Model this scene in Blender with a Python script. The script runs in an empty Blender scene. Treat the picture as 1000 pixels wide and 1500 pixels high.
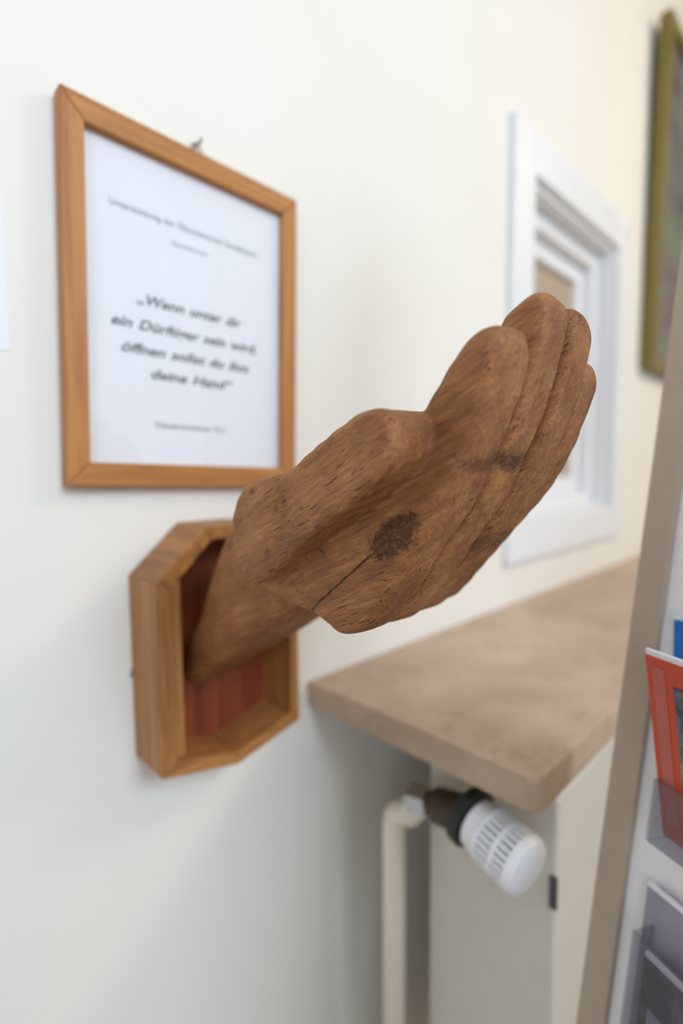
import bpy, bmesh, math, random
import numpy as np
from mathutils import Vector, Matrix

random.seed(4)
scene = bpy.context.scene
C = scene.collection

# ------------------------------------------------------------------ camera
FPX, PITCH, YAW, ROLL, DW = 752.3, .08, .7982, -.0085, .5019
cF = np.array([math.cos(YAW)*math.cos(PITCH), math.sin(YAW)*math.cos(PITCH), -math.sin(PITCH)])
cR = np.array([math.sin(YAW), -math.cos(YAW), 0.]); cU = np.cross(cR, cF)
_c, _s = math.cos(ROLL), math.sin(ROLL)
cR, cU = cR*_c + cU*_s, cU*_c - cR*_s
cC = np.array([0., -DW, 0.])
cam_d = bpy.data.cameras.new('camera'); cam = bpy.data.objects.new('camera', cam_d); C.objects.link(cam)
cam_d.sensor_fit = 'VERTICAL'; cam_d.sensor_height = 36; cam_d.sensor_width = 24
cam_d.lens = FPX*36/1500; cam_d.clip_start = .01
cam_d.dof.use_dof = True; cam_d.dof.focus_distance = .303; cam_d.dof.aperture_fstop = 2.1
m = Matrix.Identity(4)
for i in range(3):
    m[i][0], m[i][1], m[i][2], m[i][3] = cR[i], cU[i], -cF[i], cC[i]
cam.matrix_world = m
scene.camera = cam

def on(px, py, ax, v):
    """photo pixel -> point on the plane ax = v"""
    d = cF + cR*(px-500)/FPX - cU*(py-750)/FPX
    k = 'xyz'.index(ax); t = (v-cC[k])/d[k]
    return cC + d*t

# ------------------------------------------------------------------ world, lights, exposure
w = bpy.data.worlds.new('world'); scene.world = w; w.use_nodes = True
w.node_tree.nodes['Background'].inputs[0].default_value = (1.0, .98, .95, 1)
w.node_tree.nodes['Background'].inputs[1].default_value = .34

def area(name, loc, target, sx, sy, power, col):
    d = bpy.data.lights.new(name, 'AREA'); d.shape = 'RECTANGLE'; d.size = sx; d.size_y = sy
    d.energy = power; d.color = col
    o = bpy.data.objects.new(name, d); C.objects.link(o); o.location = loc
    o.rotation_euler = (Vector(target)-Vector(loc)).to_track_quat('-Z', 'Y').to_euler()
    return o
area('window_opposite_offscreen', (.15, -2.2, 1.0), (.30, 0, -.35), 1.0, .8, 26, (.66, .80, 1.0))
area('window_near_offscreen', (-1.75, -1.7, .55), (.4, 0, -.3), .8, .9, 9, (.66, .80, 1.0))
area('ceiling_lamp_offscreen', (2.2, -1.45, 1.50), (1.6, -.7, 0), .8, .8, 22, (1.0, .84, .62))

vs = scene.view_settings
vs.view_transform = 'Standard'; vs.look = 'None'; vs.gamma = 1; vs.use_curve_mapping = False
vs.exposure = .52

# ------------------------------------------------------------------ material helpers
def srgb(r, g, b):
    f = lambda c: (c/255/12.92 if c/255 <= .04045 else ((c/255+.055)/1.055)**2.4)
    return (f(r), f(g), f(b), 1)

class NT:
    def __init__(s, name):
        s.m = bpy.data.materials.new(name); s.m.use_nodes = True
        s.t = s.m.node_tree; s.b = s.t.nodes['Principled BSDF']
    def n(s, typ, **kw):
        o = s.t.nodes.new(typ)
        for k, v in kw.items(): setattr(o, k, v)
        return o
    def l(s, a, b): s.t.links.new(a, b)
    def setin(s, sock, v):
        if isinstance(v, bpy.types.NodeSocket): s.l(v, sock)
        else: sock.default_value = v
    def math(s, op, a, b=0., c=0., clamp=False):
        o = s.n('ShaderNodeMath', operation=op, use_clamp=clamp)
        s.setin(o.inputs[0], a); s.setin(o.inputs[1], b); s.setin(o.inputs[2], c)
        return o.outputs[0]
    def vmath(s, op, a, b=(0, 0, 0)):
        o = s.n('ShaderNodeVectorMath', operation=op)
        s.setin(o.inputs[0], a); s.setin(o.inputs[1], b)
        return o.outputs['Value'] if op in ('LENGTH', 'DOT_PRODUCT', 'DISTANCE') else o.outputs[0]
    def scale(s, a, f):
        o = s.n('ShaderNodeVectorMath', operation='SCALE'); s.setin(o.inputs[0], a); s.setin(o.inputs[3], f)
        return o.outputs[0]
    def noise(s, vec, scale, detail=3, rough=.5, dist=0.):
        o = s.n('ShaderNodeTexNoise'); s.l(vec, o.inputs['Vector'])
        o.inputs['Scale'].default_value = scale; o.inputs['Detail'].default_value = detail
        o.inputs['Roughness'].default_value = rough; o.inputs['Distortion'].default_value = dist
        return o.outputs['Fac']
    def ramp(s, fac, stops):
        o = s.n('ShaderNodeValToRGB'); s.l(fac, o.inputs[0]); e = o.color_ramp.elements
        while len(e) < len(stops): e.new(.5)
        for i, (p, c) in enumerate(stops): e[i].position = p; e[i].color = c
        return o.outputs[0]
    def maprange(s, v, a, b, c=0., d=1., smooth=True):
        o = s.n('ShaderNodeMapRange'); o.interpolation_type = 'SMOOTHSTEP' if smooth else 'LINEAR'
        s.l(v, o.inputs[0])
        for i, x in enumerate((a, b, c, d)): o.inputs[i+1].default_value = x
        return o.outputs[0]
    def mix(s, f, a, b, typ='MIX'):
        o = s.n('ShaderNodeMix', data_type='RGBA', blend_type=typ)
        s.setin(o.inputs[0], f); s.setin(o.inputs[6], a); s.setin(o.inputs[7], b)
        return o.outputs[2]
    def coord(s, rot=(0, 0, 0), scale=(1, 1, 1)):
        tc = s.n('ShaderNodeTexCoord'); mp = s.n('ShaderNodeMapping')
        mp.inputs['Rotation'].default_value = rot; mp.inputs['Scale'].default_value = scale
        s.l(tc.outputs['Object'], mp.inputs[0]); return mp.outputs[0]
    def bump(s, h, strength, dist):
        o = s.n('ShaderNodeBump'); s.l(h, o.inputs['Height'])
        o.inputs['Strength'].default_value = strength; o.inputs['Distance'].default_value = dist
        s.l(o.outputs[0], s.b.inputs['Normal']); return o
    def base(s, c): s.setin(s.b.inputs['Base Color'], c)
    def rough(s, r): s.setin(s.b.inputs['Roughness'], r)

def plain(name, col, rough=.5, metal=0., var=.06, nscale=30, bump=0.):
    t = NT(name); v = t.coord(); f = t.noise(v, nscale, 4)
    lo = tuple(c*(1-var) for c in col[:3])+(1,); hi = tuple(min(1, c*(1+var)) for c in col[:3])+(1,)
    t.base(t.ramp(f, [(.3, lo), (.7, hi)])); t.rough(rough); t.b.inputs['Metallic'].default_value = metal
    if bump: t.bump(f, bump, .002)
    return t.m

def wood(name, dark, light, axis, rough=.55, gs=90.):
    """axis = grain direction 0/1/2"""
    t = NT(name); sc = [gs, gs, gs]; sc[axis] = gs*.05
    v = t.coord(scale=sc); f = t.noise(v, 1., 4, .55, .6)
    sc2 = [x*5 for x in sc]; f2 = t.noise(t.coord(scale=sc2), 1., 2)
    g = t.math('ADD', t.math('MULTIPLY', f, .75), t.math('MULTIPLY', f2, .25))
    t.base(t.ramp(g, [(.34, dark), (.62, light)])); t.rough(rough); t.bump(g, .15, .001)
    return t.m

M = {}
t = NT('wall_paint'); v = t.coord(); f = t.noise(v, 3., 3); f2 = t.noise(v, 160., 3)
t.base(t.ramp(f, [(.3, (.81, .775, .69, 1)), (.7, (.84, .805, .725, 1))])); t.rough(.75); t.bump(f2, .12, .001); M['wall'] = t.m
M['white'] = plain('white_gloss_paint', (.81, .81, .81, 1), .35, var=.02)
M['hatch'] = plain('beige_panel_paint', srgb(176, 156, 134), .5)
M['ceiling'] = plain('ceiling_paint', (.8, .78, .73, 1), .8, var=.02)
M['floor'] = plain('floor_lino', srgb(150, 130, 105), .5, var=.1, nscale=12)
M['frame_v'] = wood('frame_wood_upright', srgb(156, 98, 44), srgb(190, 128, 62), 2, .5)
M['frame_h'] = wood('frame_wood_rail', srgb(156, 98, 44), srgb(190, 128, 62), 0, .5)
M['box_v'] = wood('box_wood_upright', srgb(134, 86, 42), srgb(180, 124, 66), 2, .5)
M['box_h'] = wood('box_wood_across', srgb(134, 86, 42), srgb(180, 124, 66), 0, .5)
M['box_d'] = wood('box_wood_deep', srgb(134, 86, 42), srgb(180, 124, 66), 1, .5)
M['box_back'] = wood('box_back_wood', srgb(110, 50, 26), srgb(150, 74, 40), 2, .5)
M['steel'] = plain('steel', (.55, .55, .54, 1), .3, 1.)
M['brass'] = plain('dull_brass', (.35, .33, .26, 1), .4, .8)
M['paper'] = plain('paper', (.82, .82, .84, 1), .6, var=.01)
M['ink'] = plain('ink', (.035, .045, .06, 1), .6)
M['ink_soft'] = plain('grey_ink', (.16, .18, .22, 1), .6)
M['backing'] = plain('backing_board', srgb(120, 95, 70), .8)
t = NT('picture_glass'); t.b.inputs['Transmission Weight'].default_value = 1; t.rough(.02); t.b.inputs['IOR'].default_value = 1.45
lw = t.n('ShaderNodeLayerWeight'); fac = t.math('ADD', t.math('MULTIPLY', t.math('POWER', lw.outputs['Facing'], 4.), .6), .04)
tr = t.n('ShaderNodeBsdfTransparent'); gl = t.n('ShaderNodeBsdfGlossy'); gl.inputs['Roughness'].default_value = .03
mx = t.n('ShaderNodeMixShader'); t.l(fac, mx.inputs[0]); t.l(tr.outputs[0], mx.inputs[1]); t.l(gl.outputs[0], mx.inputs[2])
t.l(mx.outputs[0], t.t.nodes['Material Output'].inputs[0]); M['glass'] = t.m
t = NT('acrylic'); lw = t.n('ShaderNodeLayerWeight'); fac = t.math('ADD', t.math('MULTIPLY', t.math('POWER', lw.outputs['Facing'], 4.), .5), .05)
tr = t.n('ShaderNodeBsdfTransparent'); tr.inputs[0].default_value = (.80, .80, .83, 1)
gl = t.n('ShaderNodeBsdfGlossy'); gl.inputs['Roughness'].default_value = .08
mx = t.n('ShaderNodeMixShader'); t.l(fac, mx.inputs[0]); t.l(tr.outputs[0], mx.inputs[1]); t.l(gl.outputs[0], mx.inputs[2])
t.l(mx.outputs[0], t.t.nodes['Material Output'].inputs[0]); M['acrylic'] = t.m
# limestone shelf
t = NT('limestone'); v = t.coord(); f = t.noise(v, 9., 5, .6); f2 = t.noise(v, 45., 4, .65, 1.2)
c1 = t.ramp(f, [(.3, srgb(168, 142, 118)), (.7, srgb(196, 172, 148))])
veins = t.maprange(t.math('ABSOLUTE', t.math('SUBTRACT', f2, .5)), .0, .035, 1., 0.)
patch = t.maprange(t.noise(v, 14., 2), .5, .68)
t.base(t.mix(t.math('MULTIPLY', t.math('MULTIPLY', veins, patch), .75), c1, srgb(120, 92, 72))); t.rough(.42); M['stone'] = t.m
M['radiator'] = plain('radiator_enamel', srgb(205, 197, 182), .4, var=.02)
M['pipe'] = plain('pipe_enamel', srgb(224, 216, 196), .35, var=.03)
M['dark_metal'] = plain('dark_bronze', srgb(74, 62, 46), .45, .5)
M['black'] = plain('black_plastic', (.012, .012, .012, 1), .5)
M['slot'] = plain('dark_clip_plastic', (.06, .06, .06, 1), .6)
M['plastic'] = plain('white_plastic', (.82, .82, .82, 1), .35, var=.02)
M['lath'] = plain('beige_edge_band', srgb(178, 160, 142), .55, var=.03)
M['panel'] = plain('white_laminate', (.82, .82, .83, 1), .4, var=.01)
M['red'] = plain('red_print', srgb(200, 70, 34), .4, var=.08)
M['redlight'] = plain('faded_red_print', srgb(190, 95, 80), .4, var=.06)
M['blue'] = plain('blue_print', srgb(20, 110, 185), .4, var=.1)
def photo_print(name, a, b, c, sc):
    t = NT(name); f = t.noise(t.coord(), sc, 4, .6, .8)
    t.base(t.ramp(f, [(.35, a), (.5, b), (.65, c)])); t.rough(.35); return t.m
M['photo_grey'] = photo_print('grey_photo_print', srgb(30, 32, 40), srgb(84, 84, 92), srgb(150, 140, 140), 38)
M['photo_dark'] = photo_print('dark_photo_print', srgb(14, 17, 24), srgb(32, 38, 48), srgb(100, 108, 120), 22)
M['lilac'] = plain('lilac_grey_print', srgb(150, 146, 158), .45, var=.12, nscale=40)
M['painting'] = photo_print('painted_canvas', srgb(60, 48, 58), srgb(104, 92, 96), srgb(92, 122, 84), 6)
M['olive'] = plain('olive_frame_paint', srgb(118, 104, 38), .45, var=.1)
M['olive_dark'] = plain('olive_frame_edge', srgb(92, 84, 34), .5, var=.1)

# ------------------------------------------------------------------ geometry helpers
def link(name, me, mat=None, parent=None, smooth=False):
    o = bpy.data.objects.new(name, me); C.objects.link(o)
    if mat: me.materials.clear(); me.materials.append(M[mat] if isinstance(mat, str) else mat)
    if parent: o.parent = parent
    if smooth:
        for p in me.polygons: p.use_smooth = True
    return o
def bm_obj(name, bm, mat, parent=None, smooth=False):
    me = bpy.data.meshes.new(name); bmesh.ops.recalc_face_normals(bm, faces=bm.faces[:]); bm.to_mesh(me); bm.free()
    return link(name, me, mat, parent, smooth)
def tag(o, label=None, cat=None, group=None, kind=None):
    if label: o['label'] = label
    if cat: o['category'] = cat
    if group: o['group'] = group
    if kind: o['kind'] = kind
    return o
def thing(name, loc, label, cat, rot=None):
    o = bpy.data.objects.new(name, None); C.objects.link(o); o.location = loc
    if rot is not None: o.rotation_euler = rot
    return tag(o, label, cat)
def add_box(bm, x0, x1, y0, y1, z0, z1, bev=0., seg=2):
    vs_ = [bm.verts.new((x, y, z)) for x in (x0, x1) for y in (y0, y1) for z in (z0, z1)]
    q = [(0, 1, 3, 2), (4, 6, 7, 5), (0, 4, 5, 1), (2, 3, 7, 6), (0, 2, 6, 4), (1, 5, 7, 3)]
    fs = [bm.faces.new([vs_[i] for i in f]) for f in q]
    if bev:
        es = list({e for f in fs for e in f.edges})
        bmesh.ops.bevel(bm, geom=es, offset=bev, segments=seg, affect='EDGES', profile=.5)
def box(name, b, mat, parent=None, bev=.001):
    bm = bmesh.new(); add_box(bm, *b, bev=bev); return bm_obj(name, bm, mat, parent)
def prism(name, pts, y0, y1, mat, parent=None, bev=.0):
    """polygon pts in xz extruded from y0 to y1"""
    bm = bmesh.new()
    a = [bm.verts.new((x, y0, z)) for x, z in pts]; b = [bm.verts.new((x, y1, z)) for x, z in pts]
    n = len(pts); bm.faces.new(a); bm.faces.new(b[::-1])
    for i in range(n): bm.faces.new([a[i], b[i], b[(i+1) % n], a[(i+1) % n]])
    if bev: bmesh.ops.bevel(bm, geom=bm.edges[:], offset=bev, segments=2, affect='EDGES', profile=.5)
    return bm_obj(name, bm, mat, parent)
def tube(bm, pts, rad, seg=20, cap=True):
    pts = [Vector(p) for p in pts]; rings = []
    rad = rad if hasattr(rad, '__len__') else [rad]*len(pts)
    up = None
    for i, p in enumerate(pts):
        a = pts[max(i-1, 0)]; b = pts[min(i+1, len(pts)-1)]; T = (b-a)
        if T.length < 1e-9: T = Vector((0, 0, 1))
        T.normalize()
        if up is None:
            up = Vector((0, 0, 1)) if abs(T.z) < .9 else Vector((1, 0, 0))
        N = (up - T*up.dot(T)).normalized(); B = T.cross(N); up = N
        rings.append([bm.verts.new(p + (N*math.cos(2*math.pi*k/seg)+B*math.sin(2*math.pi*k/seg))*rad[i]) for k in range(seg)])
    for r0, r1 in zip(rings, rings[1:]):
        for k in range(seg): bm.faces.new([r0[k], r0[(k+1) % seg], r1[(k+1) % seg], r1[k]])
    if cap: bm.faces.new(rings[0][::-1]); bm.faces.new(rings[-1])
def tube_obj(name, pts, rad, mat, parent=None, seg=20):
    bm = bmesh.new(); tube(bm, pts, rad, seg); return bm_obj(name, bm, mat, parent, True)
def lathe_obj(name, p0, axis, prof, mat, parent=None, seg=40):
    """prof = [(distance along axis, radius)]"""
    p0 = Vector(p0); T = Vector(axis).normalized()
    bm = bmesh.new(); N = Vector((0, 0, 1)); N = (N-T*N.dot(T)).normalized(); B = T.cross(N); rings = []
    for d, r in prof:
        rings.append([bm.verts.new(p0+T*d+(N*math.cos(2*math.pi*k/seg)+B*math.sin(2*math.pi*k/seg))*r) for k in range(seg)])
    for r0, r1 in zip(rings, rings[1:]):
        for k in range(seg): bm.faces.new([r0[k], r0[(k+1) % seg], r1[(k+1) % seg], r1[k]])
    bm.faces.new(rings[0][::-1]); bm.faces.new(rings[-1])
    o = bm_obj(name, bm, mat, parent, True)
    o.data.set_sharp_from_angle(angle=math.radians(35)); return o

# ------------------------------------------------------------------ the room
FZ, CZ = -1.15, 1.55
WX0, WX1, WZ0, WZ1 = 1.022, 1.512, -.105, .580          # window opening in the wall
bm = bmesh.new()
for b in ((-1.6, WX0, 0, .24, FZ, CZ), (WX1, 3.6, 0, .24, FZ, CZ), (WX0, WX1, 0, .24, FZ, WZ0), (WX0, WX1, 0, .24, WZ1, CZ)):
    add_box(bm, *b)
tag(bm_obj('wall_left', bm, 'wall'), kind='structure')
tag(box('wall_far', (3.6, 3.7, -2.3, .24, FZ, CZ), 'wall', bev=0), kind='structure')
tag(box('floor', (-1.8, 3.7, -2.3, .24, FZ-.1, FZ), 'floor', bev=0), kind='structure')
tag(box('ceiling', (-1.8, 3.7, -2.3, .24, CZ, CZ+.1), 'ceiling', bev=0), kind='structure')

win = bpy.data.objects.new('window_1', None); C.objects.link(win); win.location = ((WX0+WX1)/2, 0, WZ0)
tag(win, 'white framed recessed wall window above the stone shelf', 'window', kind='structure')
wl = Vector(win.location)
def ring(name, x0, x1, z0, z1, wd, y0, y1, mat, parent, base, bev=.002):
    X0, X1, Z0, Z1 = x0-base.x, x1-base.x, z0-base.z, z1-base.z
    bm = bmesh.new()
    for b in ((X0-wd, X0, y0, y1, Z0-wd, Z1+wd), (X1, X1+wd, y0, y1, Z0-wd, Z1+wd), (X0, X1, y0, y1, Z0-wd, Z0), (X0, X1, y0, y1, Z1, Z1+wd)):
        add_box(bm, *b, bev=bev)
    return bm_obj(name, bm, mat, parent)
ring('casing', WX0, WX1, WZ0, WZ1, .085, -.014, 0, 'white', win, wl, .004)
ring('reveal_lining', WX0+.012, WX1-.012, WZ0+.012, WZ1-.012, .012, .0, .14, 'white', win, wl)
ring('outer_sash', WX0+.05, WX1-.05, WZ0+.045, WZ1-.05, .038, .035, .085, 'white', win, wl, .004)
ring('inner_sash', WX0+.092, WX1-.092, WZ0+.085, WZ1-.092, .042, .06, .10, 'white', win, wl, .004)
box('pane', (WX0+.09-wl.x, WX1-.09-wl.x, .075, .081, WZ0+.083-wl.z, WZ1-.09-wl.z), 'hatch', win, 0)

# ------------------------------------------------------------------ stone shelf
SX, SY, SZ = .4238, -.3127, -.275
bm = bmesh.new()
r = .012
out = [(SX, 0), (2.6, 0), (2.6, SY)]
for k in range(9):
    a = math.pi/2*k/8
    out.append((SX+r-r*math.sin(a), SY+r-r*math.cos(a)))
a_ = [bm.verts.new((x, y, SZ)) for x, y in out]; b_ = [bm.verts.new((x, y, SZ-.032)) for x, y in out]
bm.faces.new(a_); bm.faces.new(b_[::-1])
for i in range(len(out)): bm.faces.new([a_[i], b_[i], b_[(i+1) % len(out)], a_[(i+1) % len(out)]])
bmesh.ops.bevel(bm, geom=[e for e in bm.edges if abs(e.verts[0].co.z-e.verts[1].co.z) < 1e-6], offset=.004, segments=2, affect='EDGES', profile=.5)
so = bm_obj('stone_shelf', bm, 'stone')
tag(so, 'beige veined stone shelf with rounded corner fixed over the radiator', 'shelf')

# ------------------------------------------------------------------ radiator with valve
RX, RY0, RY1, RZ1, RZ0 = .50, -.300, -.141, -.335, -.98
rad = thing('radiator', (RX, -.22, FZ), 'cream panel radiator with white thermostat valve under the stone shelf', 'radiator')
def rel(o, b): return (b[0]-o.x, b[1]-o.x, b[2]-o.y, b[3]-o.y, b[4]-o.z, b[5]-o.z)
rl = Vector(rad.location)
box('end_panel', rel(rl, (RX, RX+.012, RY0, RY1, RZ0, RZ1)), 'radiator', rad, .004)
box('front_panel', rel(rl, (RX+.012, 2.2, RY0+.003, RY0+.02, RZ0, RZ1)), 'radiator', rad, .004)
box('back_panel', rel(rl, (RX+.012, 2.2, RY1-.02, RY1, RZ0, RZ1)), 'radiator', rad, .004)
bm = bmesh.new()
for k in range(40):
    x = RX+.03+k*.042; add_box(bm, *rel(rl, (x, x+.030, RY0+.02, RY1-.02, RZ1-.012, RZ1-.008)))
tag(bm_obj('top_grille', bm, 'radiator', rad), kind='stuff')
for y in (RY0+.03, RY1-.05):
    box('foot', rel(rl, (RX+.1, RX+.14, y, y+.03, FZ, RZ0)), 'radiator', rad)
p1 = on(812, 1283, 'x', RX); p2 = on(812, 1330, 'x', RX)
box('clip', rel(rl, (RX-.004, RX, p1[1]-.004, p1[1]+.004, p2[2], p1[2])), 'slot', rad, .0008)
# pipe with elbow
PX = .462
e0 = on(577, 1172, 'x', PX); e1 = on(612, 1172, 'x', PX-.006)
zc = e0[2]; pts = [(PX, e0[1], FZ), (PX, e0[1], zc-.03)]
for k in range(1, 9):
    a = math.pi/2*k/8; pts.append((PX, e0[1]-.024*(1-math.cos(a)), zc-.03+.024*math.sin(a)))
A = Vector(on(618, 1172, 'x', PX-.008)); pts.append(tuple(A))
L = lambda p: Vector(p)-rl
tube_obj('supply_pipe', [L(p) for p in pts], .0145, 'pipe', rad)
B_ = Vector(on(690, 1197, 'x', .440)); H2 = Vector(on(778, 1277, 'x', .428)); ax = (H2-B_).normalized()
N0 = Vector(on(604, 1168, 'x', PX-.006)); N1 = Vector(on(632, 1176, 'x', PX-.01))
nd = N1-N0
lathe_obj('union_nut', L(N0), nd, [(0, .015), (.003, .018), (nd.length-.003, .018), (nd.length, .015)], 'steel', rad, 6)
lathe_obj('valve_body', L(N1), B_-N1, [(0, .011), (.01, .012), (.014, .019), ((B_-N1).length-.004, .02), ((B_-N1).length, .016)], 'dark_metal', rad)
V0 = Vector(on(672, 1158, 'x', .455))
lathe_obj('valve_cap', L(V0+Vector((0, 0, -.018))), (0, 0, 1), [(0, .017), (.02, .018), (.026, .014)], 'dark_metal', rad, 12)
lathe_obj('collar', L(B_-ax*.008), ax, [(0, .024), (.002, .030), (.012, .030), (.014, .022)], 'black', rad)
hl = .066
head = lathe_obj('thermostat_head', L(B_+ax*.006), ax, [(0, .018), (.002, .0245), (.016, .0265), (.018, .0285), (.021, .0285), (.0211, .0215), (.037, .0215), (.0371, .0285), (.041, .0285), (.0411, .0215),
                 (.054, .0215), (.0541, .0285), (hl-.008, .0282), (hl-.003, .0260), (hl, .020), (hl+.001, .012)], 'plastic', rad, 48)
hN = Vector((0, 0, 1)); hN = (hN-ax*hN.dot(ax)).normalized(); hB = ax.cross(hN)
for k in range(28):
    a = 2*math.pi*(k+.5)/28
    for d0, d1 in ((.0205, .0375), (.0405, .0545)):
        dr = hN*math.cos(a)+hB*math.sin(a); tn = ax.cross(dr)
        bm = bmesh.new(); c0 = L(B_+ax*.006)
        vv = []
        for d in (d0, d1):
            for rr in (.0205, .0283):
                for s_ in (-.0014, .0014): vv.append(bm.verts.new(c0+ax*d+dr*rr+tn*s_))
        for q in [(0, 1, 3, 2), (4, 6, 7, 5), (0, 4, 5, 1), (2, 3, 7, 6), (0, 2, 6, 4), (1, 5, 7, 3)]: bm.faces.new([vv[i] for i in q])
        bm_obj('rib', bm, 'plastic', head)

# ------------------------------------------------------------------ framed text
FX, FZC, FW, FH, FROT, FOW = .2723, .1522, .2142, .291, .0267, .0214
fr = thing('text_frame', (FX, 0, FZC), 'brown wooden picture frame with a printed German verse on white paper', 'picture frame', (0, FROT, 0))
FOWX = .0195
def frame_bar(name, pts, mat): return prism(name, pts, -.018, -.002, mat, fr, .0015)
a, b = FW/2, FH/2; A2, B2 = a+FOWX, b+FOW
frame_bar('frame_stile', [(-A2, -B2), (-a, -b), (-a, b), (-A2, B2)], 'frame_v')
frame_bar('frame_stile', [(A2, -B2), (A2, B2), (a, b), (a, -b)], 'frame_v')
frame_bar('frame_rail', [(-A2, B2), (-a, b), (a, b), (A2, B2)], 'frame_h')
frame_bar('frame_rail', [(-A2, -B2), (A2, -B2), (a, -b), (-a, -b)], 'frame_h')
box('backing_board', (-a-.006, a+.006, -.0065, -.002, -b-.006, b+.006), 'backing', fr, 0)
paper = box('paper', (-a-.004, a+.004, -.0085, -.007, -b-.004, b+.004), 'paper', fr, 0)
box('glass', (-a-.003, a+.003, -.0125, -.0110, -b-.003, b+.003), 'glass', fr, 0)
# hanger loop
bm = bmesh.new()
tube(bm, [(.004+.006*math.cos(k*math.pi/8), -.006, B2+.006+.008*math.sin(k*math.pi/8)) for k in range(-3, 12)], .0014, 8)
bm_obj('hanger_loop', bm, 'brass', fr, True)
tube_obj('nail', [(.005, -.001, B2+.013), (.005, -.016, B2+.015)], .0016, 'steel', fr, 8)

dg = bpy.context.evaluated_depsgraph_get
def text_on_paper(name, s, pa, pb, mat, shear=0., bold=0., squash=None):
    def uv(p):
        q = on(*p, 'y', -.0088); dx, dz = q[0]-FX, q[2]-FZC
        c, s_ = math.cos(FROT), math.sin(FROT); return dx*c-dz*s_, dx*s_+dz*c
    (u0, v0), (u1, v1) = uv(pa), uv(pb)
    cu = bpy.data.curves.new(name, 'FONT'); cu.body = s; cu.align_x = 'CENTER'; cu.align_y = 'CENTER'
    cu.size = 1; cu.shear = shear; cu.offset = bold; cu.extrude = .0; cu.space_word = 1.3; cu.resolution_u = 3
    o = bpy.data.objects.new(name, cu); C.objects.link(o)
    bpy.context.view_layer.update()
    wd = max(v[0] for v in o.bound_box)-min(v[0] for v in o.bound_box)
    me = bpy.data.meshes.new_from_object(o.evaluated_get(dg())); C.objects.unlink(o); bpy.data.objects.remove(o)
    sc = (u1-u0)/wd; sz = sc if squash is None else squash
    me.transform(Matrix(((sc, 0, 0, (u0+u1)/2), (0, 0, -1, -.0087), (0, sz, 0, (v0+v1)/2), (0, 0, 0, 1))))
    me.name = name
    o = link(name, me, mat, paper); return o
text_on_paper('heading_text', 'Unterstützung der Ökumenischen Sozialstation', (160, 294), (377, 374), 'ink_soft', 0, .005, .0085)
text_on_paper('subheading_text', '(Spendenkasse)', (251, 355), (303, 373), 'ink_soft', .1, 0, .0060)
text_on_paper('verse_text', '„Wenn unter dir', (198, 440), (352, 472), 'ink', .3, .018, .0135)
text_on_paper('verse_text', 'ein Dürftiger sein wird,', (162, 468), (374, 512), 'ink', .3, .018, .0135)
text_on_paper('verse_text', 'öffnen sollst du ihm', (176, 508), (363, 540), 'ink', .3, .018, .0135)
text_on_paper('verse_text', 'deine Hand“', (218, 550), (338, 564), 'ink', .3, .018, .0135)
text_on_paper('source_text', 'Deuteronomium 15,7', (228, 622), (330, 631), 'ink_soft', 0, .01, .0085)

# sheet of paper at the edge of view
bm = bmesh.new(); add_box(bm, -.105, .105, -.0004, 0, -.148, .148)
sh = bm_obj('paper_sheet', bm, 'paper'); sh.location = (.003, -.0001, .249)
tag(sh, 'plain white paper sheet on the cream wall, beside the brown text frame', 'paper')

# ------------------------------------------------------------------ big picture beyond the window
pic = thing('painting', (1.744, -.004, .299), 'tall dark painting in an olive green frame on the far part of the wall', 'painting', (math.radians(.9), 0, 0))
PW, PH, MW = .72, .985, .034
box('canvas', (MW-.005, PW-MW+.005, -.018, -.008, MW-.005, PH-MW+.005), 'painting', pic, 0)
prism('frame_stile', [(0, 0), (MW, MW), (MW, PH-MW), (0, PH)], -.034, 0, 'olive', pic, .003)
prism('frame_stile', [(PW, 0), (PW, PH), (PW-MW, PH-MW), (PW-MW, MW)], -.034, 0, 'olive', pic, .003)
prism('frame_rail', [(0, PH), (MW, PH-MW), (PW-MW, PH-MW), (PW, PH)], -.034, 0, 'olive', pic, .003)
prism('frame_rail', [(0, 0), (PW, 0), (PW-MW, MW), (MW, MW)], -.034, 0, 'olive', pic, .003)

# ------------------------------------------------------------------ wooden wall box
BX0, BX1, DEP = .1965, .3612, .0596
bxc = (BX0+BX1)/2
bo = thing('wall_box', (bxc, 0, -.284), 'open front brown wooden wall box with slanted top holding the carved hand', 'box')
def bl(pts): return [(x-bxc, z+.284) for x, z in pts]
outer = bl([(BX0, -.284), (bxc, -.303), (BX1, -.284), (BX1, -.100), (.309, -.052), (.249, -.052), (BX0, -.100)])
ti = .0165
inner = bl([(BX0+ti, -.272), (bxc, -.291), (BX1-.012, -.272), (BX1-.012, -.107), (.303, -.066), (.255, -.066), (BX0+ti, -.107)])
specs = [('bottom_board', 'box_h'), ('bottom_board', 'box_h'), ('side_board', 'box_v'), ('roof_board', 'box_d'), ('roof_board', 'box_d'), ('roof_board', 'box_d'), ('side_board', 'box_v')]
for i, (nm, mt) in enumerate(specs):
    j = (i+1) % 7
    prism(nm, [outer[i], outer[j], inner[j], inner[i]], -DEP, 0, mt, bo, .0012)
prism('back_board', inner, -.008, -.001, 'box_back', bo)
prism('stop_strip', bl([(BX0+ti, -.272), (BX0+ti+.009, -.271), (BX0+ti+.009, -.1), (BX0+ti, -.107)]), -DEP+.002, -.012, 'box_v', bo, .001)
sp = on(192, 985, 'x', BX0)
lathe_obj('screw', (BX0-bxc, sp[1], sp[2]+.284), (-1, 0, 0), [(-.002, .0045), (.002, .0045), (.004, .003)], 'steel', bo, 16)

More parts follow.
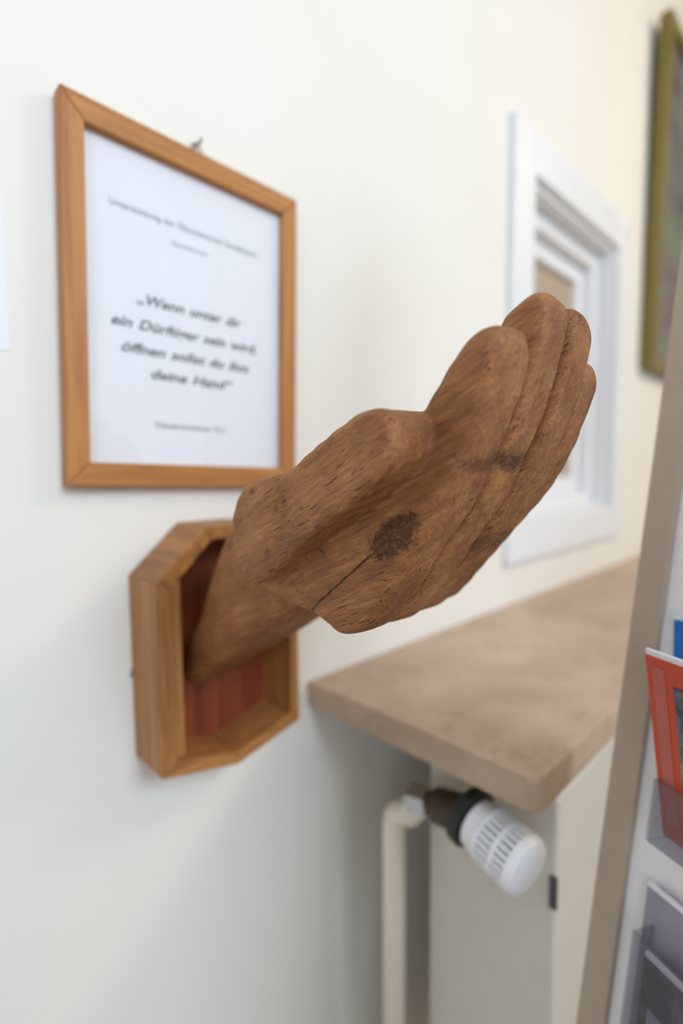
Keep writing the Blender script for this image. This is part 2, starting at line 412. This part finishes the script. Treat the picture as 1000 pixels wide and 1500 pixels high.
# ------------------------------------------------------------------ carved hand (signed distance field, then surface nets)
def surface_nets(V, org, h):
    ins = V < 0
    nx, ny, nz = V.shape
    cnt = np.zeros((nx-1, ny-1, nz-1), np.float32); acc = np.zeros((nx-1, ny-1, nz-1, 3), np.float32)
    def sl(o, n): return slice(o, n-1+o)
    for axis in range(3):
        oth = [k for k in range(3) if k != axis]
        for o1 in (0, 1):
            for o2 in (0, 1):
                oa = [0, 0, 0]; oa[oth[0]] = o1; oa[oth[1]] = o2; ob = list(oa); ob[axis] = 1
                va = V[sl(oa[0], nx), sl(oa[1], ny), sl(oa[2], nz)]; vb = V[sl(ob[0], nx), sl(ob[1], ny), sl(ob[2], nz)]
                cr = (va < 0) != (vb < 0)
                idx = np.nonzero(cr); tt = va[idx]/(va[idx]-vb[idx])
                cnt[idx] += 1
                p = np.empty((len(tt), 3), np.float32)
                for k in range(3): p[:, k] = oa[k]
                p[:, axis] += tt
                acc[idx] += p
    ci = np.nonzero(cnt); vid = -np.ones(cnt.shape, np.int64); vid[ci] = np.arange(len(ci[0]))
    verts = (np.stack(ci, 1)+acc[ci]/cnt[ci][:, None])*h+np.array(org)
    faces = []
    for axis in range(3):
        b, c = [(1, 2), (2, 0), (0, 1)][axis]
        s0 = [slice(1, n-1) for n in V.shape]; s1 = list(s0)
        s0[axis] = slice(0, V.shape[axis]-1); s1[axis] = slice(1, V.shape[axis])
        A, B = ins[tuple(s0)], ins[tuple(s1)]
        for flip in (False, True):
            idx = np.nonzero((A & ~B) if not flip else (~A & B))
            base = [idx[k]+(1 if k != axis else 0) for k in range(3)]
            def g(db, dc):
                q = list(base); q[b] = q[b]-db; q[c] = q[c]-dc; return vid[tuple(q)]
            quad = np.stack([g(1, 1), g(0, 1), g(0, 0), g(1, 0)], 1)
            faces.append(quad[:, ::-1] if flip else quad)
    return verts, np.concatenate(faces)

def spline(P, n):
    """Catmull-Rom through rows of P"""
    P = np.array(P, float); out = []
    Q = np.vstack([2*P[0]-P[1], P, 2*P[-1]-P[-2]])
    for i in range(1, len(Q)-2):
        for t_ in np.linspace(0, 1, n, endpoint=False):
            p0, p1, p2, p3 = Q[i-1:i+3]
            out.append(.5*((2*p1)+(-p0+p2)*t_+(2*p0-5*p1+4*p2-p3)*t_**2+(-p0+3*p1-3*p2+p3)*t_**3))
    out.append(P[-1]); return np.array(out)

class Field:
    def __init__(s, lo, hi, h):
        s.lo = np.array(lo); s.h = h; s.n = np.ceil((np.array(hi)-s.lo)/h).astype(int)+1
        s.x, s.y, s.z = [s.lo[k]+h*np.arange(s.n[k]) for k in range(3)]
    def sweep(s, rows, p=3., cap0=.01, cap1=.012, n=10):
        """rows: (pal_y, pal_z, dor_y, dor_z, xc, half_breadth); path lies in yz"""
        R_ = spline(rows, n).astype(np.float32)
        cy, cz = (R_[:, 0]+R_[:, 2])/2, (R_[:, 1]+R_[:, 3])/2
        Y, Z = np.meshgrid(s.y, s.z, indexing='ij'); Y = Y.ravel().astype(np.float32); Z = Z.ravel().astype(np.float32)
        best = np.full(Y.shape, 1e9, np.float32); out = np.zeros((5, len(Y)), np.float32)
        m_ = len(R_)
        for i in range(m_-1):
            dy, dz = cy[i+1]-cy[i], cz[i+1]-cz[i]; L2 = dy*dy+dz*dz+1e-12; Ln = math.sqrt(L2)
            tr = ((Y-cy[i])*dy+(Z-cz[i])*dz)/L2
            tt = np.clip(tr, 0, 1)
            ey, ez = Y-(cy[i]+tt*dy), Z-(cz[i]+tt*dz); d2 = ey*ey+ez*ez
            u = d2 < best
            best[u] = d2[u]
            over = np.zeros_like(tr)
            if i == m_-2: over = np.where(tr > 1, (tr-1)*Ln/cap1, over)
            if i == 0: over = np.where(tr < 0, -tr*Ln/cap0, over)
            Rt = R_[i][:, None]*(1-tt)+R_[i+1][:, None]*tt
            a = .5*np.hypot(Rt[2]-Rt[0], Rt[3]-Rt[1])
            vv = ((Z-(cz[i]+tt*dz))*dy-(Y-(cy[i]+tt*dy))*dz)/Ln
            for k, q in enumerate((np.abs(vv), a, over, Rt[4], Rt[5])): out[k][u] = q[u]
        v, a, ov, xc, hb = [q.reshape(1, len(s.y), len(s.z)) for q in out]
        u_ = np.abs(s.x.astype(np.float32)[:, None, None]-xc)/hb
        g = (u_**p+(v/a)**p+ov**p)**(1/p)
        return (g-1)*np.minimum(a, hb)
def smin(a, b, k):
    h_ = np.clip(.5+.5*(b-a)/k, 0, 1); return b*(1-h_)+a*h_-k*h_*(1-h_)

def pr(pal, dor, xp, xc, hb, sh=(0, 0)):
    a_, d_ = on(*pal, 'x', xp), on(*dor, 'x', xp)
    return (a_[1]+sh[0], a_[2]+sh[1], d_[1]+sh[0], d_[2]+sh[1], xc, hb)
XN = .220                                            # thumb side face of the index finger
fld = Field((.165, -.435, -.160), (.365, -.060, .125), .0013)
def closed_spline(P, n=6):
    P = np.array(P, float); out = []; m_ = len(P)
    for i in range(m_):
        p0, p1, p2, p3 = P[i-1], P[i], P[(i+1) % m_], P[(i+2) % m_]
        for t_ in np.linspace(0, 1, n, endpoint=False):
            out.append(.5*((2*p1)+(-p0+p2)*t_+(2*p0-5*p1+4*p2-p3)*t_**2+(-p0+3*p1-3*p2+p3)*t_**3))
    return np.array(out)
def poly_sd(P):
    """signed distance to a closed outline on the yz grid"""
    Y, Z = np.meshgrid(fld.y, fld.z, indexing='ij'); d2 = np.full(Y.shape, 1e9); ins = np.zeros(Y.shape, bool)
    for i in range(len(P)):
        (ay, az), (by, bz) = P[i-1], P[i]; dy, dz = by-ay, bz-az
        t_ = np.clip(((Y-ay)*dy+(Z-az)*dz)/(dy*dy+dz*dz+1e-14), 0, 1)
        d2 = np.minimum(d2, (Y-ay-t_*dy)**2+(Z-az-t_*dz)**2)
        cr = (az > Z) != (bz > Z)
        with np.errstate(divide='ignore', invalid='ignore'): ins ^= cr & (Y < ay+(Z-az)*dy/(dz if dz else 1e-12))
    return (np.sqrt(d2)*np.where(ins, -1, 1)).astype(np.float32)
def slab(P, near, far, r):
    """outline P (yz) carried through x from near to far (numbers or functions of y, z), edges rounded by r"""
    d2 = poly_sd(closed_spline(P))[None]
    Y, Z = np.meshgrid(fld.y, fld.z, indexing='ij')
    nr = near(Y, Z)[None] if callable(near) else near; fa = far(Y, Z)[None] if callable(far) else far
    X = fld.x[:, None, None]
    dx = np.maximum(nr-X, X-fa).astype(np.float32)
    a_, b_ = d2+r, dx+r
    return np.minimum(np.maximum(a_, b_), 0)+np.hypot(np.maximum(a_, 0), np.maximum(b_, 0))-r
def yz(pxs, xp): return [tuple(on(*p, 'x', xp)[1:]) for p in pxs]
DORSAL = [(-.264, -.1025), (-.286, -.1005), (-.3010, -.0870), (-.3140, -.0710), (-.3275, -.0515), (-.3490, -.0220), (-.3655, .0090), (-.3745, .0325)]
PALMAR = [(-.3405, .0390), (-.3275, .0215), (-.3105, -.0005), (-.2900, -.0190), (-.2680, -.0370), (-.2440, -.0520), (-.2360, -.0820)]
def finger(tip, x0, x1, r, dy=0., back=0.):
    P = [(y+dy*max(0, min(1, (z+.1)/.15))+(back*max(0, min(1, -z/.08)) if y < -.26 else 0), z) for y, z in DORSAL+tip+PALMAR]
    zt = max(z for y, z in tip)
    nar = lambda Y, Z: .0035*np.clip((Z-(zt-.022))/.022, 0, 1)**2
    return slab(P, lambda Y, Z: x0-.0006+nar(Y, Z), lambda Y, Z: x1+.0006-nar(Y, Z), r)
index_ = finger([(-.3798, .0490), (-.3818, .0590), (-.3800, .0655), (-.3750, .0693), (-.3675, .0690), (-.3605, .0640), (-.3530, .0555)], XN, .2540, .0085)
middle = finger([(-.3800, .0490), (-.3845, .0660), (-.3865, .0790), (-.3845, .0870), (-.3780, .0905), (-.3705, .0880), (-.3625, .0810), (-.3560, .0680), (-.3500, .0550)], .2540, .2865, .0080)
ring_f = finger([(-.3795, .0490), (-.3835, .0660), (-.3838, .0800), (-.3795, .0880), (-.3720, .0880), (-.3640, .0800), (-.3570, .0680), (-.3500, .0550)], .2865, .3175, .0075, -.003, .004)
pinky = finger([(-.3785, .0460), (-.3800, .0580), (-.3765, .0650), (-.3700, .0655), (-.3630, .0600), (-.3560, .0530)], .3175, .3455, .0070, -.0005, .011)
palm = slab(yz([(331, 790), (340, 752), (390, 735), (440, 738), (500, 755), (545, 790), (548, 850), (515, 915), (480, 917), (440, 900), (395, 882), (352, 862), (336, 832)], XN),
            lambda Y, Z: .2205+.012*np.clip((Y+.24)/.1, 0, 1)**1.5, lambda Y, Z: .343-.03*np.clip((Y+.25)/.1, 0, 1), .013)
XT = .198
TH = yz([(327, 790), (330, 750), (348, 714), (383, 697), (410, 693), (433, 681), (472, 650), (518, 616), (548, 600), (573, 600), (589, 612), (593, 636), (585, 668), (565, 697), (535, 727), (492, 762), (446, 796), (412, 826), (380, 852), (350, 852), (333, 826)], XT)
tc_ = on(505, 690, 'x', XT); td_ = on(415, 760, 'x', XT)
def th_near(Y, Z):
    k = np.clip((-.150-Y)/.15, 0, 1)
    return .206-.017*k + .0035*np.exp(-(((Y-tc_[1])/.026)**2+((Z-tc_[2])/.017)**2)) + .0042*np.exp(-(((Y-td_[1])/.012)**2+((Z-td_[2])/.03)**2))
thumb = slab(TH, th_near, lambda Y, Z: .262-.028*np.clip((-.150-Y)/.15, 0, 1), .0068)
fing = np.minimum(np.minimum(index_, middle), np.minimum(ring_f, pinky))
gx = fld.x[:, None, None]; gz = np.clip((fld.z+.095)/.03, 0, 1)[None, None, :]
for xb in (.2540, .2865, .3175): fing = fing+(.0036*np.exp(-((gx-xb)/.0019)**2)*gz).astype(np.float32)
body = smin(fing, palm, .006)
body = smin(body, thumb, .003)
X3, Y3, Z3 = fld.x[:, None, None], fld.y[None, :, None], fld.z[None, None, :]
body = body + ((.0005)*np.sin(X3*190+Z3*120)*np.sin(Y3*150+1.3+Z3*90)+.0004*np.sin(X3*330+Y3*260)*np.sin(Z3*300+2)).astype(np.float32)
hv, hf = surface_nets(body, fld.lo, fld.h)

# hand wood: grain, pores, knots and one crack
HAND_C = Vector((bxc, 0, -.15))
def hand_wood(name, marks=True):
    t = NT(name)
    tc = t.n('ShaderNodeTexCoord'); P = tc.outputs['Object']
    gr = (math.radians(-24), 0, 0)
    def g(sx, sy, sz):
        mp = t.n('ShaderNodeMapping'); mp.vector_type = 'POINT'
        mp.inputs['Rotation'].default_value = (math.radians(24), 0, 0); t.l(P, mp.inputs[0])
        m2 = t.n('ShaderNodeMapping'); m2.inputs['Scale'].default_value = (sx, sy, sz); t.l(mp.outputs[0], m2.inputs[0]); return m2.outputs[0]
    broad = t.noise(g(55, 5, 55), 1., 4, .5, .5)
    fine = t.noise(g(420, 34, 420), 1., 3, .6)
    blotch = t.noise(P, 22., 3)
    pores = t.maprange(t.noise(g(700, 70, 700), 1., 1, .4), .63, .70)
    pores = t.math('MULTIPLY', pores, t.maprange(t.noise(P, 28., 2), .45, .58))
    speck = t.noise(P, 1400., 2)
    fibre = t.noise(g(1300, 60, 1300), 1., 3, .7)
    k = t.math('ADD', t.math('ADD', t.math('MULTIPLY', broad, .24), t.math('MULTIPLY', fibre, .28)), t.math('ADD', t.math('MULTIPLY', fine, .26), t.math('MULTIPLY', blotch, .22)))
    col = t.ramp(k, [(.34, srgb(96, 56, 28)), (.49, srgb(144, 92, 50)), (.63, srgb(186, 131, 79))])
    col = t.mix(t.math('MULTIPLY', pores, .7), col, srgb(62, 34, 18))
    hgt = t.math('SUBTRACT', t.math('ADD', t.math('MULTIPLY', fine, .6), t.math('MULTIPLY', speck, .9)), pores)
    if marks:
        wob = t.math('MULTIPLY', t.math('SUBTRACT', t.noise(P, 160., 4, .7), .5), .012)
        gritty = t.maprange(t.noise(P, 420., 3, .7), .36, .56, .62, 1.)
        def loc(p): return tuple(Vector(p)-HAND_C)
        def knot(px, xpl, rx, ry, soft, colr, amt, wobk=1.):
            nonlocal col, hgt
            c_ = loc(on(*px, 'x', xpl))
            dv = t.vmath('SUBTRACT', P, c_)
            mp = t.n('ShaderNodeMapping'); mp.inputs['Rotation'].default_value = (math.radians(35), 0, 0); t.l(dv, mp.inputs[0])
            m2 = t.n('ShaderNodeMapping'); m2.inputs['Scale'].default_value = (ry/.02, 1, rx/ry); t.l(mp.outputs[0], m2.inputs[0])
            d_ = t.math('ADD', t.vmath('LENGTH', m2.outputs[0]), t.math('MULTIPLY', wob, wobk))
            f_ = t.math('MULTIPLY', t.math('MULTIPLY', t.maprange(d_, rx*(1-soft), rx*(1+soft), 1., 0.), gritty), amt)
            col = t.mix(f_, col, colr); hgt = t.math('SUBTRACT', hgt, t.math('MULTIPLY', f_, 1.2))
        knot((576, 786), XN, .0200, .0095, .16, srgb(68, 36, 15), .92, 2.3)
        knot((470, 800), XN, .0022, .0075, .5, srgb(70, 40, 22), .8, .6)
        knot((410, 810), XT+.01, .004, .003, .5, srgb(80, 46, 26), .6)
        knot((340, 845), XT+.01, .002, .004, .4, srgb(40, 44, 24), .8, .3)
        knot((752, 680), .262, .008, .0075, .5, srgb(74, 40, 24), .95, .8)
        knot((785, 685), .285, .006, .003, .5, srgb(34, 20, 14), 1., .8)
        knot((700, 680), .235, .004, .005, .6, srgb(80, 46, 26), .6)
        knot((745, 790), .335, .012, .005, .4, srgb(70, 46, 34), .6)
        # crack
        a_, b_2 = Vector(loc(on(452, 898, 'x', XN))), Vector(loc(on(553, 806, 'x', XN)))
        ab = b_2-a_
        pa = t.vmath('SUBTRACT', P, tuple(a_))
        hh = t.math('DIVIDE', t.vmath('DOT_PRODUCT', pa, tuple(ab)), ab.length_squared, clamp=True)
        pv = t.vmath('SUBTRACT', pa, t.scale(tuple(ab), hh))
        m2 = t.n('ShaderNodeMapping'); m2.inputs['Scale'].default_value = (.03, 1, 1); t.l(pv, m2.inputs[0])
        d_ = t.math('ADD', t.vmath('LENGTH', m2.outputs[0]), t.math('MULTIPLY', wob, .22))
        f_ = t.maprange(d_, .0002, .0009, 1., 0.)
        col = t.mix(t.math('MULTIPLY', f_, .9), col, srgb(36, 24, 18)); hgt = t.math('SUBTRACT', hgt, t.math('MULTIPLY', f_, 2.))
    t.base(col); t.rough(.62); t.b.inputs['Specular IOR Level'].default_value = .35
    t.bump(hgt, .55, .0009)
    return t.m
M['hand'] = hand_wood('hand_wood'); M['arm'] = hand_wood('forearm_wood', False)
arm = thing('carved_hand', tuple(HAND_C), 'carved brown wooden hand held out palm up from the wall box', 'sculpture')
me = bpy.data.meshes.new('hand')
me.from_pydata([tuple(p) for p in (hv-np.array(HAND_C))], [], hf.tolist())
link('hand', me, 'hand', arm, True)
f2 = Field((.225, -.220, -.236), (.335, .005, -.015), .002)
fld = f2
fore = slab([(-.150, -.036), (-.112, -.046), (-.078, -.088), (-.046, -.138), (-.012, -.180), (-.0085, -.200), (-.012, -.224), (-.045, -.203), (-.100, -.170), (-.155, -.136), (-.203, -.102), (-.206, -.080), (-.190, -.050)],
            lambda Y, Z: .2365+.006*np.clip((Y+.1)/.1, 0, 1), lambda Y, Z: .321-.006*np.clip((Y+.1)/.1, 0, 1), .021)
av, af = surface_nets(fore, f2.lo, f2.h)
me = bpy.data.meshes.new('forearm'); me.from_pydata([tuple(p) for p in (av-np.array(HAND_C))], [], af.tolist())
link('forearm', me, 'arm', arm, True)

# ------------------------------------------------------------------ leaflet rack
P0 = Vector(cC)+(Vector((.629, -.316, -.281))-Vector(cC))*.76   # left edge of the rack beside the shelf
n_ = Vector((-.91, .41, 0)).normalized()              # facing direction (level)
lean = .132
side = Vector((-.41, -.91, 0)).normalized()           # to the right along the rack
upv = (Vector((0, 0, 1)) - n_*lean).normalized(); nrm = side.cross(upv).normalized()
if nrm.dot(n_) < 0: nrm = -nrm
rk_m = Matrix.Identity(4)
zb = (FZ-P0.z)/upv.z
org = P0+upv*zb
for i in range(3): rk_m[i][0], rk_m[i][1], rk_m[i][2], rk_m[i][3] = side[i], -nrm[i], upv[i], org[i]
rack = thing('leaflet_rack', (0, 0, 0), 'white leaflet rack with beige edge strip and clear pockets next to the shelf', 'leaflet rack')
rack.matrix_world = rk_m
def rk(px, py, off=0.):
    """photo pixel -> rack coordinates on its plane raised by off"""
    d = Vector(cF + cR*(px-500)/FPX - cU*(py-750)/FPX); o = org+nrm*off
    t_ = (o-Vector(cC)).dot(nrm)/d.dot(nrm); q = Vector(cC)+d*t_-org
    return q.dot(side), q.dot(upv)
RH = 1.62
LW = rk(952, 1045)[0]
box('back_panel', (0, .34, .001, .017, 0, RH), 'panel', rack, .001)
box('edge_strip', (0, LW, -.004, .001, 0, RH), 'lath', rack, .001)
box('edge_strip', (.34-LW, .34, -.004, .001, 0, RH), 'lath', rack, .001)
def pocket(z0, z1, u0, u1, dep):
    o = box('pocket', (u0, u1, -dep, -dep+.002, z0, z1), 'acrylic', rack, 0)
    for b_ in ((u0, u0+.002, -dep+.002, .001, z0, z1), (u1-.002, u1, -dep+.002, .001, z0, z1), (u0, u1, -dep+.002, .001, z0-.002, z0)):
        box('pocket_wall', b_, 'acrylic', o, 0)
PD = .030
u1_, v1_ = rk(957, 1140, PD); u2_, v2_ = rk(926, 1362, PD)
z1b, z2b = rk(972, 1222, .010)[1]-.001, v2_-.16
pocket(z1b, v1_, u1_, u1_+.24, PD)
pocket(z2b, v2_, u2_, u2_+.27, PD)
def leaflet(name, bl_, tl_, W_, H_, mat, label, extras=()):
    """bl_ / tl_ = (u, v, off) of the lower and upper left corners on the rack"""
    e = thing(name, (0, 0, 0), label, 'leaflet')
    ang = math.atan2(tl_[2]-bl_[2], tl_[1]-bl_[1]); rl_ = math.atan2(tl_[0]-bl_[0], tl_[1]-bl_[1])
    if H_ is None: H_ = math.dist(bl_, tl_)
    e.matrix_world = rk_m @ Matrix.Translation((bl_[0], -bl_[2], bl_[1])) @ Matrix.Rotation(rl_, 4, 'Y') @ Matrix.Rotation(ang, 4, 'X')
    box('pages', (0, W_, 0, .0025, 0, H_), 'paper', e, 0)
    box('cover', (0, W_, -.0008, 0, 0, H_-.004), mat, e, 0)
    for nm, a0, a1, b0, b1, mt in extras:
        box(nm, (W_*a0, W_*a1, -.0014, -.0008, H_*b0, H_*b1), mt, e, 0)
    return e
rb = rk(972, 1222, .010)+(.010,)
best = min((abs(rk(945, 950, o_/1000)[0]-rb[0]), o_/1000) for o_ in range(10, 60))[1]
rt = rk(945, 950, best)+(best,)
leaflet('leaflet', rb, rt, .12, None, 'red', 'red orange leaflet with a grey photo in a clear pocket',
        [('photo', .17, .95, .30, .86, 'photo_grey'), ('pale_stripe', .04, .12, .10, .93, 'redlight')])
bt = rk(988, 900, .006)+(.006,); bb = (bt[0]+.02, z1b+.0005, .006)
leaflet('leaflet', bb, bt, .10, None, 'blue', 'blue leaflet standing behind the red orange one')
db = (rk(944, 1440, .018)[0], z2b+.0005, .018); dt = (db[0], v2_-.012, .022)
leaflet('leaflet', db, dt, .15, None, 'photo_dark', 'dark photo leaflet in the lower clear pocket',
        [('pale_band', .05, .8, .62, .74, 'lilac')])
lt = rk(950, 1290, .008)+(.008,); lb_ = (lt[0], z2b+.0005, .006)
leaflet('leaflet', lb_, lt, .14, None, 'lilac', 'lilac grey leaflet standing behind the dark photo one')
